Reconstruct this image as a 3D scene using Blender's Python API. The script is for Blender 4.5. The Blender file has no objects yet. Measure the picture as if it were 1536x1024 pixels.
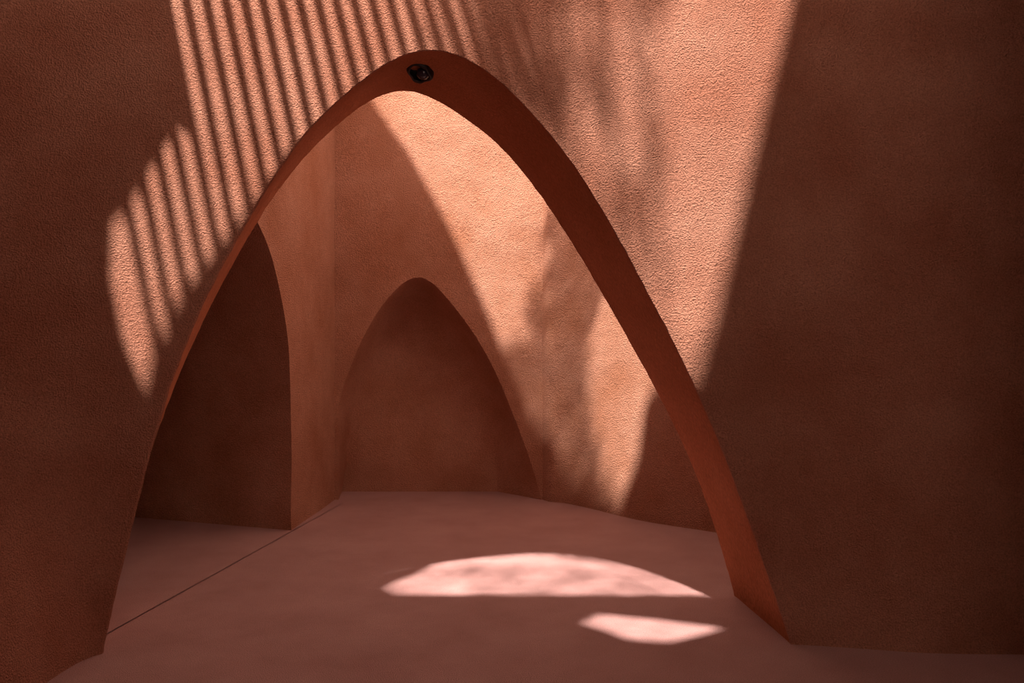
import bpy, bmesh, math, random
from mathutils import Vector, noise
import numpy as np
random.seed(7)
C = bpy.context.scene.collection

# ------------------------------------------------------------------ camera, sky, sun, exposure
F = 1109.0                      # focal length in pixels of a 1536 wide frame
CAM = (0.0, 0.0, 1.30)
cd = bpy.data.cameras.new('camera'); cd.sensor_width = 36; cd.lens = F / 1536 * 36; cd.clip_start = .05
cam = bpy.data.objects.new('camera', cd); C.objects.link(cam)
cam.location = CAM; cam.rotation_euler = (math.radians(90), 0, 0)
bpy.context.scene.camera = cam

w = bpy.data.worlds.new('sky'); bpy.context.scene.world = w; w.use_nodes = True
w.node_tree.nodes['Background'].inputs[0].default_value = (1.0, .70, .56, 1)
w.node_tree.nodes['Background'].inputs[1].default_value = 2.5

SX, SY = -.20, -.53             # horizontal travel towards the sun per metre of height
sun_dir = Vector((SX, SY, 1)).normalized()
sl = bpy.data.lights.new('sun', 'SUN'); sl.energy = 11.2; sl.angle = math.radians(1.15); sl.color = (1, .90, .82)
so = bpy.data.objects.new('sun', sl); C.objects.link(so)
so.rotation_euler = sun_dir.to_track_quat('Z', 'Y').to_euler(); so.location = (0, 0, 9)

vs = bpy.context.scene.view_settings
vs.view_transform = 'Standard'; vs.look = 'None'; vs.gamma = 1; vs.use_curve_mapping = False
vs.exposure = 0.2

HR = 3.6                        # ceiling height

# ------------------------------------------------------------------ helpers
def unproj(px, py, Y):
    return ((px - 768) * Y / F, CAM[2] - (py - 512) * Y / F)
def floor_pt(px, py):
    Y = CAM[2] * F / (py - 512); return ((px - 768) * Y / F, Y)
def interp(x, pts):
    xs = [p[0] for p in pts]
    return np.interp(x, xs, [p[1] for p in pts])
def smooth(a, b, x):
    t = min(1, max(0, (x - a) / (b - a))); return t * t * (3 - 2 * t)
def resample(pts, n):
    """Catmull-Rom through pts, n points evenly spaced along the line"""
    P = [Vector(p) for p in pts]
    P = [P[0] * 2 - P[1]] + P + [P[-1] * 2 - P[-2]]
    out = []
    for i in range(1, len(P) - 2):
        p0, p1, p2, p3 = P[i-1:i+3]
        for k in range(16):
            t = k / 16
            out.append(.5 * ((2*p1) + (p2-p0)*t + (2*p0-5*p1+4*p2-p3)*t*t + (3*p1-p0-3*p2+p3)*t**3))
    out.append(P[-2])
    d = [0]
    for a, b in zip(out, out[1:]): d.append(d[-1] + (b - a).length)
    s = np.linspace(0, d[-1], n)
    return [Vector([float(np.interp(v, d, [o[j] for o in out])) for j in range(len(out[0]))]) for v in s]
def mesh_obj(name, verts, faces, mat, smooth_sh=True, parent=None, kind=None):
    me = bpy.data.meshes.new(name); me.from_pydata([tuple(v) for v in verts], [], faces); me.update()
    if smooth_sh:
        for p in me.polygons: p.use_smooth = True
    o = bpy.data.objects.new(name, me); C.objects.link(o)
    me.materials.append(mat)
    if parent: o.parent = parent
    if kind: o['kind'] = kind
    return o
def sharp(o, deg=35):
    bm = bmesh.new(); bm.from_mesh(o.data)
    bmesh.ops.remove_doubles(bm, verts=bm.verts, dist=1e-5)
    bmesh.ops.recalc_face_normals(bm, faces=bm.faces)
    for e in bm.edges:
        if len(e.link_faces) == 2 and e.calc_face_angle(0) > math.radians(deg): e.smooth = False
    bm.to_mesh(o.data); bm.free()
class MB:
    def __init__(s): s.v = []; s.f = []
    def grid(s, rows, flip=False):
        b = len(s.v); n = len(rows[0])
        for r in rows: s.v += [Vector(p) for p in r]
        for i in range(len(rows) - 1):
            for j in range(n - 1):
                q = [b+i*n+j, b+i*n+j+1, b+(i+1)*n+j+1, b+(i+1)*n+j]
                s.f.append(q[::-1] if flip else q)
    def bar(s, a, b, w_, h_):
        a, b = Vector(a), Vector(b); d = (b - a).normalized()
        side = d.cross(Vector((0, 0, 1))).normalized() * w_ / 2; up = side.cross(d).normalized() * h_ / 2
        k = len(s.v)
        for p in (a, b):
            for q in ((-1,-1),(1,-1),(1,1),(-1,1)): s.v.append(p + side*q[0] + up*q[1])
        s.f += [[k,k+3,k+2,k+1],[k+4,k+5,k+6,k+7]] + [[k+i,k+(i+1)%4,k+4+(i+1)%4,k+4+i] for i in range(4)]

# ------------------------------------------------------------------ materials
def nodes(name):
    m = bpy.data.materials.new(name); m.use_nodes = True
    nt = m.node_tree; b = nt.nodes['Principled BSDF']
    def N(t, **kw):
        n = nt.nodes.new(t)
        for k, v in kw.items():
            if k.startswith('_'): setattr(n, k[1:], v)
            else: n.inputs[k].default_value = v
        return n
    return m, nt, b, N
def plaster(name, c1, c2, grain=95, gs=.55, gdist=.006, stretch=(1,1,1), und=.5):
    m, nt, b, N = nodes(name); L = nt.links.new
    tc = N('ShaderNodeTexCoord')
    mp = N('ShaderNodeMapping'); mp.inputs['Scale'].default_value = stretch
    L(tc.outputs['Object'], mp.inputs['Vector'])
    big = N('ShaderNodeTexNoise', Scale=2.4, Detail=5, Roughness=.6)
    L(tc.outputs['Object'], big.inputs['Vector'])
    fine = N('ShaderNodeTexNoise', Scale=grain, Detail=2.5, Roughness=.6)
    L(mp.outputs[0], fine.inputs['Vector'])
    mid = N('ShaderNodeTexNoise', Scale=7, Detail=4, Roughness=.55)
    L(tc.outputs['Object'], mid.inputs['Vector'])
    cr = N('ShaderNodeValToRGB'); cr.color_ramp.elements[0].position = .3; cr.color_ramp.elements[1].position = .72
    cr.color_ramp.elements[0].color = (*c1, 1); cr.color_ramp.elements[1].color = (*c2, 1)
    L(big.outputs[0], cr.inputs[0])
    # low spots of the fine noise coloured darker, high spots lighter
    gr = N('ShaderNodeMapRange'); gr.inputs[1].default_value = .3; gr.inputs[2].default_value = .7
    gr.inputs[3].default_value = .72; gr.inputs[4].default_value = 1.12
    L(fine.outputs[0], gr.inputs[0])
    mx = N('ShaderNodeVectorMath', _operation='MULTIPLY')
    L(cr.outputs[0], mx.inputs[0]); L(gr.outputs[0], mx.inputs[1])
    L(mx.outputs[0], b.inputs['Base Color'])
    b.inputs['Roughness'].default_value = .95; b.inputs['Specular IOR Level'].default_value = .12
    b1 = N('ShaderNodeBump', Strength=und, Distance=.05); L(mid.outputs[0], b1.inputs['Height'])
    b0 = N('ShaderNodeBump', Strength=und, Distance=.12); L(big.outputs[0], b0.inputs['Height'])
    b2 = N('ShaderNodeBump', Strength=gs, Distance=gdist); L(fine.outputs[0], b2.inputs['Height'])
    L(b0.outputs[0], b1.inputs['Normal']); L(b1.outputs[0], b2.inputs['Normal']); L(b2.outputs[0], b.inputs['Normal'])
    return m
M_WALL = plaster('terracotta_plaster', (.50, .195, .120), (.66, .315, .215), 150, 1.0, .026, (1,1,1), .35)
M_COURT = plaster('court_plaster', (.47, .200, .115), (.62, .315, .215), 110, 1.0, .020, (1,1,1), .26)
M_SOFFIT = plaster('brushed_plaster', (.52, .180, .085), (.66, .250, .130), 130, 1.0, .014, (1, 1, .22), .3)
M_DARK = plaster('dark_plaster', (.07, .022, .012), (.10, .032, .018), 100, .5, .006)  # kept dark so the unseen surfaces around the camera bounce little light
M_FLOOR = plaster('pink_floor_screed', (.50, .27, .250), (.60, .345, .32), 210, 1.0, .010, (1, 1, 1), .16)
def plain(name, col, rough=.7, metal=0):
    m, nt, b, N = nodes(name)
    n = N('ShaderNodeTexNoise', Scale=30, Detail=3)
    mr = N('ShaderNodeMixRGB'); mr.inputs[1].default_value = (*[c*.8 for c in col], 1); mr.inputs[2].default_value = (*col, 1)
    nt.links.new(n.outputs[0], mr.inputs[0]); nt.links.new(mr.outputs[0], b.inputs['Base Color'])
    b.inputs['Roughness'].default_value = rough; b.inputs['Metallic'].default_value = metal
    return m
M_WOOD = plain('dark_wood', (.10, .045, .025), .8)
M_LEAF = plain('dry_leaf', (.12, .10, .03), .8)
M_BLACK = plain('black_metal', (.004, .004, .006), .45)
M_GLASS = plain('dark_lens', (.03, .025, .04), .18)
M_GAP = plain('joint_dust', (.02, .01, .008), .9)

# ------------------------------------------------------------------ front wall with the great arch
PA = [(-5.8,-1.98,-2.9),(-2.85,-1.85,2.0),(-2.35,-1.79,2.5),(-2.05,-1.775,2.8),(-1.85,-1.765,3.0),(-1.73,-1.73,3.11),(-1.2,-1.2,3.17),
      (0,0,3.2),(1.2,1.2,3.18),(1.755,1.755,3.08),(2.4,2.4,3.06)]
PB = [(-5.8,-2.5,-2.9),(-2.85,-2.38,2.15),(-2.35,-2.2,2.62),(-2.05,-2.0,2.87),(-1.85,-1.83,2.99),(-1.73,-1.72,3.05),(-1.2,-1.2,3.17),
      (0,0,3.2),(1.2,1.2,3.18),(1.755,1.755,3.10),(2.4,2.4,3.06)]
def S(u, z, rough=True):
    # average over a little neighbourhood rounds the plan line
    r = [0, 0]
    for d, wt in ((-.12,.2),(-.06,.2),(0,.2),(.06,.2),(.12,.2)):
        t = smooth(.05, 1.5, z); v = u + d
        r[0] += wt * ((1-t)*interp(v, [(p[0],p[1]) for p in PA]) + t*interp(v, [(p[0],p[1]) for p in PB]))
        r[1] += wt * ((1-t)*interp(v, [(p[0],p[2]) for p in PA]) + t*interp(v, [(p[0],p[2]) for p in PB]))
    y = r[1]
    if rough: y += .010 * noise.noise(Vector((u*1.6, z*1.6, 3))) + .004 * noise.noise(Vector((u*5, z*5, 9)))
    return Vector((r[0], y, z))
def front_uz(px, py):
    Y = 3.18
    for _ in range(8):
        x, z = unproj(px, py, Y); u = x + (x - S(x, z).x); Y = S(u, z).y
    return (u, z)
FRONT = [(150,976),(168,905),(190,820),(205,760),(222,690),(236,635),(259,566),(284,499),(310,443),(329,406),(360,352),(393,300),
  (416,256),(436,226),(459,198),(485,173),(510,150),(535,127),(560,109),(585,92),(612,80),(640,73),(670,76),(700,89),(735,111),(760,131),
  (790,162),(815,191),(853,240),(880,277),(902,312),(934,372),(960,420),(986,468),(1008,511),(1030,555),(1057,612),(1090,689),(1119,771),
  (1154,868),(1177,930),(1187,967)]
BACK = [(167,893),(174,861),(184,820),(199,764),(217,704),(240,640),(259,586),(276,545),(289,512),(312,469),(339,416),(365,370),
  (390,326),(420,283),(460,233),(493,200),(526,171),(559,150),(580,140),(599,134),(620,136),(642,145),(670,160),(700,179),(749,219),(787,260),
  (818,306),(864,374),(897,430),(932,492),(969,556),(1001,619),(1028,672),(1052,727),(1075,802),(1090,848),(1102,893)]
NA = 260; YB = 3.78
fr = resample([front_uz(*p) for p in FRONT], NA)
bk = resample([unproj(p[0], p[1], YB) for p in BACK], NA)
def gauss(c, times):
    c = [p.copy() for p in c]
    for k in range(times):
        c[1:-1] = [(c[i-1] + c[i]*2 + c[i+1]) / 4 for i in range(1, len(c)-1)]
    return c
def relax(c, times):                              # smooths the traced line without shrinking it
    g1 = gauss(c, times); d = gauss([p - q for p, q in zip(c, g1)], times)
    return [p + q for p, q in zip(g1, d)]
def soften(c):                                     # tight at the crown, looser along the legs
    a, b = relax(c, 50), relax(c, 300); k = max(range(NA), key=lambda i: c[i].y)
    return [p.lerp(q, smooth(12, 40, abs(i - k))) for i, (p, q) in enumerate(zip(a, b))]
fr = soften(fr); bk = soften(bk)
for c, sd in ((fr, 0), (bk, 5)):
    for i, p in enumerate(c):
        if 3 < i < NA - 4:
            k = noise.noise(Vector((i*.45, sd, 0)))*.003 + noise.noise(Vector((i*.13, sd, 4)))*.0015
            t = (c[i+1] - c[i-1]).normalized(); c[i] = p + Vector((-t.y, t.x)) * k
fr[0].y = fr[-1].y = bk[0].y = bk[-1].y = -.01
def outer(n, L, R, H, a):
    """n points round the outside of the wall, matched to where the arch points a lie"""
    apex = max(range(n), key=lambda i: a[i].y)
    out = []
    for i in range(n):
        if i <= apex:
            t = i / apex
            out.append(Vector((L, H*t/.6)) if t < .6 else Vector((L + (a[apex].x - L)*(t-.6)/.4, H)))
        else:
            t = (n-1-i) / (n-1-apex)
            out.append(Vector((R, H*t/.5)) if t < .5 else Vector((R + (a[apex].x - R)*(t-.5)/.5, H)))
    out[0].y = out[-1].y = -.01
    return out
mb = MB()
of = outer(NA, -5.6, 2.35, HR, fr); MR = 70
rows = []
EDGE = .012                                    # worn round edge
for k in range(MR + 1):
    t = (k / MR) ** 1.6
    row = []
    for i in range(NA):
        q = fr[i].lerp(of[i], t); row.append(S(q.x, q.y) + Vector((0, EDGE*.9, 0)) * (1 if k == 0 else 0))
    rows.append(row)
mb.grid(rows)
# underside of the arch
NS = 14; rows = []
for k in range(NS + 1):
    t = k / NS; row = []
    for i in range(NA):
        a = S(fr[i].x, fr[i].y) + Vector((0, EDGE*.9, 0)); b = Vector((bk[i].x, YB, bk[i].y))
        p = a.lerp(b, t)
        if 0 < k < NS:
            inw = Vector((-.25 - p.x, 0, .9 - p.z)).normalized()
            p += inw * (.006*noise.noise(p*6) - .004)
        if k == 0:
            out_ = Vector((fr[i].x + .25, 0, fr[i].y - .9)).normalized()
        row.append(p)
    rows.append(row)
soffit_rows = rows
SOFF_START = len(mb.f); mb.grid(rows, flip=True); SOFF_END = len(mb.f)
ob = outer(NA, -5.2, 3.2, 3.28, bk)
mb.grid([[Vector((bk[i].lerp(ob[i], k/12).x, YB, bk[i].lerp(ob[i], k/12).y)) for i in range(NA)] for k in range(13)], flip=True)
mb.grid([[(-5.3, YB, 3.28), (3.2, YB, 3.28)], [(-5.3, 3.47, HR+.01), (3.2, 3.47, HR+.01)]])      # unseen top, sloped so the sun reaches the right court wall
wf = mesh_obj('wall_front', mb.v, mb.f, M_WALL, kind='structure')
wf.data.materials.append(M_SOFFIT)
for i in range(SOFF_START, SOFF_END): wf.data.polygons[i].material_index = 1
sharp(wf, 40)

# ------------------------------------------------------------------ court: left wall with its half arch
def LX(Y): return -1.84 + .063 * Y
def left_yz(px, py):
    k = (px - 768) / F; Y = -1.84 / (k - .063); return (Y, CAM[2] - (py - 512) * Y / F)
LC = [left_yz(*p) for p in [(437,795),(437,760),(437,700),(437,650),(436.5,600),(434,550),(430,500),(423,447),(413,400),(402,366),(388,336)]]
last = LC[-1]
LC += [(4.36, 2.14), (4.15, 2.29), (3.95, 2.38), (3.80, 2.42)]
lc = resample(LC, 90); lc[0].y = -.01
mb = MB()
YC = 6.19                                        # back-left corner
n = len(lc)
ol = []
for i in range(n):
    t = i / (n - 1)
    ol.append(Vector((YC, HR*t/.6)) if t < .6 else Vector((YC + (YB + .003 - YC)*(t-.6)/.4, HR)))
ol[0].y = -.01; lc[-1].x = YB + .003; ol[-1].x = YB + .003
def LS(q): return Vector((LX(q.x) + .012*noise.noise(Vector((q.x*2, q.y*2, 1))), q.x, q.y))
mb.grid([[LS(lc[i].lerp(ol[i], k/20)) for i in range(n)] for k in range(21)])
DJ = Vector((-3.1, .94, 0))
mb.grid([[LS(p) + DJ*(k/10) for p in lc] for k in range(11)], flip=True)
o = mesh_obj('wall_left', mb.v, mb.f, M_COURT, kind='structure'); sharp(o, 30)
# far end of the side passage
e0 = LS(lc[0]) + DJ
mb = MB(); mb.grid([[(e0.x, e0.y, -.01), (e0.x, YB, -.01)], [(e0.x, e0.y, HR), (e0.x, YB, HR)]])
mesh_obj('wall_passage', mb.v, mb.f, M_COURT, kind='structure')

# ------------------------------------------------------------------ court: back wall with the niche
YW = 6.08
NF = [(508,750),(508,700),(508,650),(508.5,606),(520,566),(540,516),(560,478),(582,447),(604,425),(618,417.5),(627,416),(637,418),(655,430),(690,471),(720,515),
      (745,562),(770,622),(790,675),(803,715),(813,752)]
NBK = [(512,745),(516,720),(522,670),(532,620),(548,575),(566,530),(586,495),(606,470),(624,460),(640,462),(660,480),(690,518),(714,560),(732,600),
       (742,640),(745,680),(745.5,715),(746,737)]
NN = 140; YN = 6.41
def YNZ(z): return YN + .45*smooth(.25, 2.0, z)
nf = resample([unproj(p[0], p[1], YW) for p in NF], NN); nb = []
for p in NBK:
    Y = YN
    for _ in range(12): q = unproj(p[0], p[1], Y); Y = YNZ(q[1])
    nb.append(q)
nb = resample(nb, NN)
nf[0].y = nf[-1].y = nb[0].y = nb[-1].y = -.01
on = outer(NN, -1.47, .30, HR, nf)
mb = MB()
def BS(q): return Vector((q.x, YW + .014*noise.noise(Vector((q.x*2, q.y*2, 5))) * smooth(0, .5, q.y), q.y))
mb.grid([[BS(nf[i].lerp(on[i], k/30)) for i in range(NN)] for k in range(31)])
cx = (nb[0].x + nb[-1].x) / 2
niche = [[BS(nf[i]).lerp(Vector((nb[i].x, YNZ(nb[i].y), nb[i].y)), k/12) for i in range(NN)] for k in range(13)]
niche += [[Vector((nb[i].x + (cx - nb[i].x)*k/14, YNZ(nb[i].y*(1 - k/14)), nb[i].y*(1 - k/14) - .01*k/14)) for i in range(NN)] for k in range(1, 15)]
for it in range(60):                                   # the vault of the niche is rounded by hand, its foot stays crisp
    new = [r[:] for r in niche]
    for k in range(1, len(niche) - 1):
        for i in range(NN):
            wt = .5 * smooth(.15, 1.1, niche[k][i].z)
            new[k][i] = niche[k][i].lerp((niche[k-1][i] + niche[k+1][i]) / 2, wt)
    niche = new
mb.grid(niche, flip=True)
o = mesh_obj('wall_back', mb.v, mb.f, M_COURT, kind='structure'); sharp(o, 26)

# ------------------------------------------------------------------ court: angled right wall
RP = [(.245, 6.10)] + [floor_pt(*p) for p in [(824,752.3),(845,754),(884,762),(964,781),(1071,798)]] + [(2.1, 4.50), (3.2, 3.85)]
mb = MB()
rp = resample(RP, 70)
mb.grid([[Vector((p.x, p.y + .012*noise.noise(Vector((p.x*2, z*2, 8))), z)) for p in rp] for z in [-.01 + (HR+.01)*k/24 for k in range(25)]])
mesh_obj('wall_right', mb.v, mb.f, M_COURT, kind='structure')

# ------------------------------------------------------------------ front room: unseen walls and added light blocks
mb = MB(); mb.grid([[(2.32, 3.12, -.01), (2.32, -2.9, -.01)], [(2.32, 3.12, HR), (2.32, -2.9, HR)]])
mesh_obj('wall_side', mb.v, mb.f, M_WALL, kind='structure')
mb = MB()                                      # unseen rear wall, opening added to brighten the right front wall
for x0, x1, z0, z1 in [(-2.7,.7,-.01,HR),(2.25,2.4,-.01,HR),(.7,2.25,-.01,.5),(.7,2.25,3.3,HR)]:
    mb.grid([[(x1, -2.85, z0), (x0, -2.85, z0)], [(x1, -2.85, z1), (x0, -2.85, z1)]])
mesh_obj('wall_rear', mb.v, mb.f, M_DARK, kind='structure')

def light_block(name, x0, x1, y0, y1):  # unseen blocks added to keep the rear opening's light off the outer edges
    m = MB(); m.bar(((x0+x1)/2, y0, HR/2), ((x0+x1)/2, y1, HR/2), x1-x0, HR)
    mesh_obj(name, m.v, m.f, M_DARK, smooth_sh=False, kind='structure')
light_block('light_block_left', -2.3, -.7, .45, .8)
light_block('light_block_right', 1.88, 2.32, 1.3, 1.6)

# ------------------------------------------------------------------ floor in two slabs with an open joint along the threshold
def slab(name, pts, top, bot, mat):
    n = len(pts)
    v = [(x, y, top) for x, y in pts] + [(x, y, bot) for x, y in pts]
    f = [list(range(n)), list(range(2*n-1, n-1, -1))] + [[i, n+i, n+(i+1)%n, (i+1)%n] for i in range(n)]
    return mesh_obj(name, v, f, mat, smooth_sh=False, kind='structure')
g = .0042
ja = Vector(floor_pt(437, 797)); jb = Vector(floor_pt(150, 956)); jd = (jb - ja).normalized()
jl = ja - jd*1.8; jr = ja + jd*7.5; nx = Vector((-jd.y, jd.x)) * g
slab('floor', [tuple(jl - nx), tuple(jr - nx), (-2.6,-3.1), (3.4,-3.1), (3.4,7), (jl.x, 7)][::1], 0, -.08, M_FLOOR)
slab('floor_passage', [tuple(jl + nx), tuple(jr + nx), (-5.6,-3.1), (-5.6,7)], 0, -.08, M_FLOOR)
mb = MB(); mb.bar((jl.x, jl.y, -.026), (jr.x, jr.y, -.026), .04, .02)
mesh_obj('trim_1', mb.v, mb.f, M_GAP, smooth_sh=False, kind='structure')

# ------------------------------------------------------------------ unseen ceiling, openings shaped to cast the sun patches
def to_roof(P, z=HR):
    k = z - P[2]; return (P[0] + SX*k, P[1] + SY*k)
def on_front(px, py, z=HR):
    x, zz = unproj(px, py, 3.18); return to_roof((x, 3.18, zz), z)
def on_floor(px, py, z=HR):
    x, y = floor_pt(px, py); return to_roof((x, y, 0), z)
def on_back(px, py, z=HR):
    x, zz = unproj(px, py, YW); return to_roof((x, YW, zz), z)
def on_right(px, py, z=HR):
    k = (px - 768) / F
    for a, b in zip(RP, RP[1:]):
        den = (b[0]-a[0]) - k*(b[1]-a[1]); t = (k*a[1]-a[0]) / den
        if 0 <= t <= 1:
            Y = a[1] + t*(b[1]-a[1]); break
    x, zz = unproj(px, py, Y); return to_roof((x, Y, zz), z)
HOLES = []
HOLES.append([on_front(*p) for p in [(228,-280),(262,0),(276,90),(301,238),(282,236),(255,300),(232,365),(206,425),(204,520),(218,600),(240,655),
   (252,600),(292,495),(337,400),(394,310),(434,240),(462,226),(456,340),(440,420),(440,510),(480,575),(600,580),(1012,584),(1100,600),(1130,500),(1173,310),(1210,150),(1248,0),(1307,-260),(740,-285)]])
HOLES.append([on_floor(*p) for p in [(895,921),(980,929),(1090,943),(1050,955),(1000,967),(940,962),(905,948),(870,938)]])
HOLES.append([(-1.4,3.5),(1.9,3.5),(1.9,4.5),(1.1,5.2),(.3,5.95),(.2,6.04),(-1.4,6.04)])      # court opening, widened to let in more sky light
ZC = 6.0                                                                       # height of the plate added to block sun over the court
UPPER = [[on_back(*(p+(ZC,))) for p in [(450,0),(560,165),(612,238),(655,315),(690,385),(722,455),(750,525),(778,590),(803,655),(819,665)]] +
         [on_right(*(p+(ZC,))) for p in [(830,665),(845,720),(880,742),(932,765),(956,700),(966,620),(985,585),(1010,600),(1040,560),(1040,300),(1040,60),(830,0)]]]
def plate(name, outline, holes, z, mat):
    cu = bpy.data.curves.new(name, 'CURVE'); cu.dimensions = '2D'; cu.fill_mode = 'BOTH'; cu.extrude = .03
    for poly in [outline] + holes:
        s = cu.splines.new('POLY'); s.points.add(len(poly)-1); s.use_cyclic_u = True
        for p, q in zip(s.points, poly): p.co = (q[0], q[1], 0, 1)
    tmp = bpy.data.objects.new('tmp', cu); C.objects.link(tmp)
    me = bpy.data.meshes.new_from_object(tmp.evaluated_get(bpy.context.evaluated_depsgraph_get()))
    bpy.data.objects.remove(tmp)
    o = bpy.data.objects.new(name, me); o.location.z = z + .03; C.objects.link(o)
    me.materials.clear(); me.materials.append(mat); o['kind'] = 'structure'
    return o
plate('ceiling', [(-5.5,-3.0),(3.6,-3.0),(3.6,7.0),(-5.5,7.0)], HOLES, HR, M_DARK)
DIMMERS = [[on_back(*(p+(ZC,))) for p in [(748,540),(785,512),(806,425),(819,360),(819,680),(803,680),(768,600)]],
        [on_right(*(p+(ZC,))) for p in [(822,330),(905,330),(915,435),(886,505),(878,580),(892,665),(930,785),(880,770),(845,750),(822,700)]]]
plate('court_sun_blocker', [(-2.15,2.08),(1.75,2.08),(1.75,5.3),(-2.15,5.3)], UPPER, ZC, M_WALL)  # unseen plate added above the court, opening shaped to cast its sunlight
plate('right_sun_blocker', [on_front(*(p+(6.0,))) for p in [(1018,640),(1047,560),(1068,495),(1110,320),(1152,160),(1194,0),(1270,-330),(1480,-330),(1420,0),(1300,640)]], [], 6.0, M_WOOD)  # unseen board added to give the sunlight a soft right edge
for poly in DIMMERS:                                                              # bars added to dim the sun through parts of its opening
    m = MB(); y = min(p[1] for p in poly) + .01
    while y < max(p[1] for p in poly):
        xs = sorted(a[0] + (y-a[1])/(b[1]-a[1])*(b[0]-a[0]) for a, b in zip(poly, poly[1:]+poly[:1]) if (a[1] > y) != (b[1] > y))
        for x0, x1 in zip(xs[::2], xs[1::2]): m.bar((x0-random.uniform(-.05,.08), y, 0), (x1+random.uniform(-.05,.08), y, 0), .016, .012)
        y += random.uniform(.024, .034)
    o = mesh_obj('sun_dimmer', m.v, m.f, M_WOOD, smooth_sh=False); o.location.z = ZC + (.067 if poly is DIMMERS[0] else .09)
    o['label'] = 'thin bars added over an opening to dim the sun on the ' + ('back wall' if poly is DIMMERS[0] else 'angled right wall'); o['category'] = 'mat'


# ------------------------------------------------------------------ slatted screen over the opening
pg = bpy.data.objects.new('slatted_screen', None); C.objects.link(pg); pg.location = (0, 0, HR + .06)
pg['label'] = 'dark wooden slatted screen lying over the roof opening in front of the arch'; pg['category'] = 'screen'
for i in range(-5, 19):
    x0 = 286 + 27.2*i
    lean = .19 + .008*max(0, i)
    zs = HR + .10 + max(0, i-5)*.06
    a = on_front(x0 - lean*250, -250, zs); ye = 700
    for q in FRONT[:22]:
        if q[0] <= x0 + lean*q[1]: ye = q[1] + 14
    if x0 > 640: ye = 95 + (x0 - 640)*.5
    b = on_front(x0 + lean*ye, ye, zs)
    m = MB(); m.bar((a[0], a[1], 0), (b[0], b[1], 0), .034, .022)
    sobj = mesh_obj('slat', m.v, m.f, M_WOOD, smooth_sh=False, parent=pg); sobj.location.z = zs - HR - .06

# loose dry leaves added high above the opening to dapple the sun
m = MB()
for k in range(430):
    px = random.gauss(790, 115); py = random.uniform(-280, 420)
    if px > 1000 or px < 630 or py > np.interp(px, [q[0] for q in FRONT], [q[1] for q in FRONT]) - 5: continue
    z = random.uniform(7.5, 9.0)
    c = Vector((*on_front(px, py, z), z))
    ang = random.gauss(math.pi/2 - .1, .35); L_ = random.uniform(.14, .36); W_ = random.uniform(.02, .05)
    d = Vector((math.cos(ang), math.sin(ang), random.uniform(-.2,.2))).normalized(); s_ = d.cross(Vector((random.uniform(-.4,.4),0,1))).normalized()
    b = len(m.v)
    m.v += [c - d*L_/2, c + s_*W_/2 - d*L_*.1, c + d*L_/2, c - s_*W_/2 - d*L_*.1]; m.f.append([b, b+1, b+2, b+3])
for k in range(170):  # leaves added to dim and mottle the large sun patch on the floor
    z = random.uniform(7.0, 8.6); px = random.uniform(400, 1060); py = random.uniform(250, 600)
    if py < np.interp(px, [q[0] for q in FRONT], [q[1] for q in FRONT]) + 12: continue
    c = Vector((*on_front(px, py, z), z)); ang = random.uniform(0, 3.14); L_ = random.uniform(.08, .18); W_ = random.uniform(.03, .06)
    d = Vector((math.cos(ang), math.sin(ang), random.uniform(-.2,.2))).normalized(); s_ = d.cross(Vector((random.uniform(-.4,.4),0,1))).normalized()
    b = len(m.v)
    m.v += [c - d*L_/2, c + s_*W_/2 - d*L_*.1, c + d*L_/2, c - s_*W_/2 - d*L_*.1]; m.f.append([b, b+1, b+2, b+3])
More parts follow.
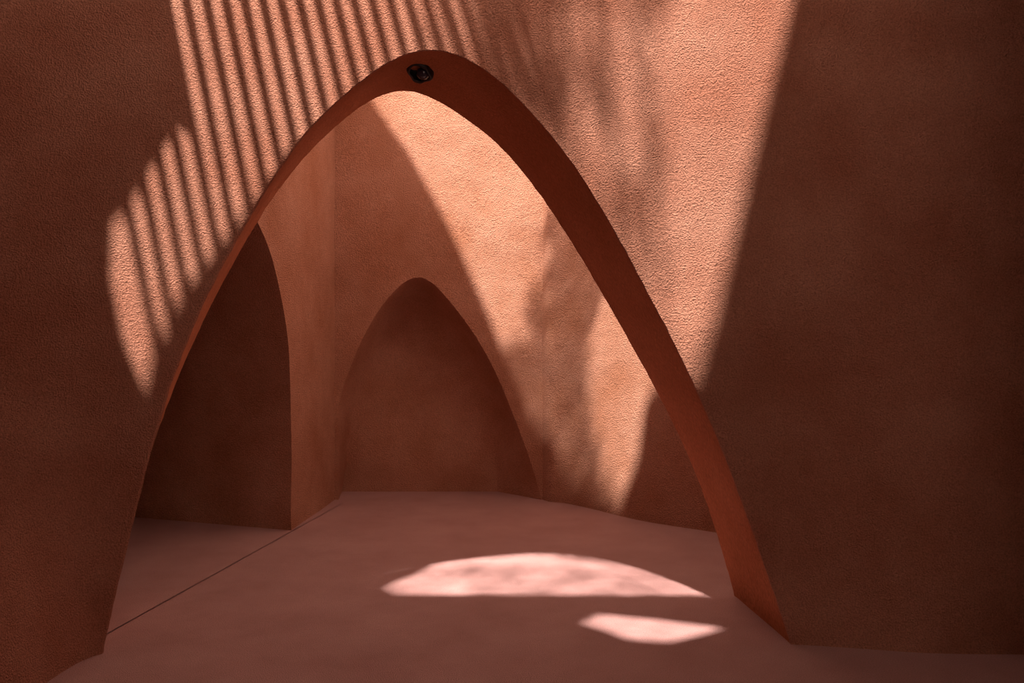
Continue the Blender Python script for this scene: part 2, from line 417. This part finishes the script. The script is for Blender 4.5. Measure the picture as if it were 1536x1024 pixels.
for k in range(34):  # leaves added to break up the small sun patch on the floor
    z = random.uniform(5.0, 6.5); px = 880 + 190*random.random()**1.5; py = random.uniform(915, 972)
    c = Vector((*on_floor(px, py, z), z)); ang = random.uniform(0, 3.14); L_ = random.uniform(.06, .12); W_ = random.uniform(.02, .04)
    d = Vector((math.cos(ang), math.sin(ang), random.uniform(-.2,.2))).normalized(); s_ = d.cross(Vector((random.uniform(-.4,.4),0,1))).normalized()
    b = len(m.v)
    m.v += [c - d*L_/2, c + s_*W_/2 - d*L_*.1, c + d*L_/2, c - s_*W_/2 - d*L_*.1]; m.f.append([b, b+1, b+2, b+3])
o = mesh_obj('dapple_leaves', m.v, m.f, M_LEAF, smooth_sh=False, kind='stuff')
o['label'] = 'loose dry leaves added high above the roof opening to dapple and dim the sun'; o['category'] = 'dapple_leaves'

# ------------------------------------------------------------------ small black spotlight under the crown of the arch
P = soffit_rows[7][int(min(range(NA), key=lambda i: abs((soffit_rows[7][i].x) - (633-768)*soffit_rows[7][i].y/F) + (soffit_rows[7][i].z < 2)*9))]
root = bpy.data.objects.new('spotlight', None); C.objects.link(root); root.location = P + Vector((0, -.04, .014))
root['label'] = 'small round black spotlight set into the underside of the arch at its crown'; root['category'] = 'light'
def lathe(prof, n, warp=0, squash=1.0):
    m = MB(); rows = []
    for r, z in prof:
        rows.append([Vector((math.cos(a)*r*(1+warp*noise.noise(Vector((math.cos(a)*1.3, math.sin(a)*1.3, 2)))), math.sin(a)*r*squash*(1+warp*noise.noise(Vector((math.cos(a)*1.3, math.sin(a)*1.3, 2)))), z)) for a in [2*math.pi*j/n for j in range(n+1)]])
    m.grid(rows); return m
m = lathe([(.0,0),(.055,0),(.060,-.010),(.060,-.034),(.055,-.044),(.046,-.046),(.043,-.038),(.040,-.012),(0,-.010)], 40, .25, 1.1)
h = mesh_obj('housing', m.v, m.f, M_BLACK, parent=root); h.rotation_euler = (math.radians(-22), math.radians(8), 0)
m = lathe([(0,-.058)] + [(.034*math.sin(t), -.030-.028*math.cos(t)) for t in [math.pi*j/12 for j in range(1,12)]] + [(0,-.002)], 32)
l = mesh_obj('lens', m.v, m.f, M_GLASS, parent=root); l.location = (.012, -.004, -.004)
l['label'] = 'dark glossy lens'
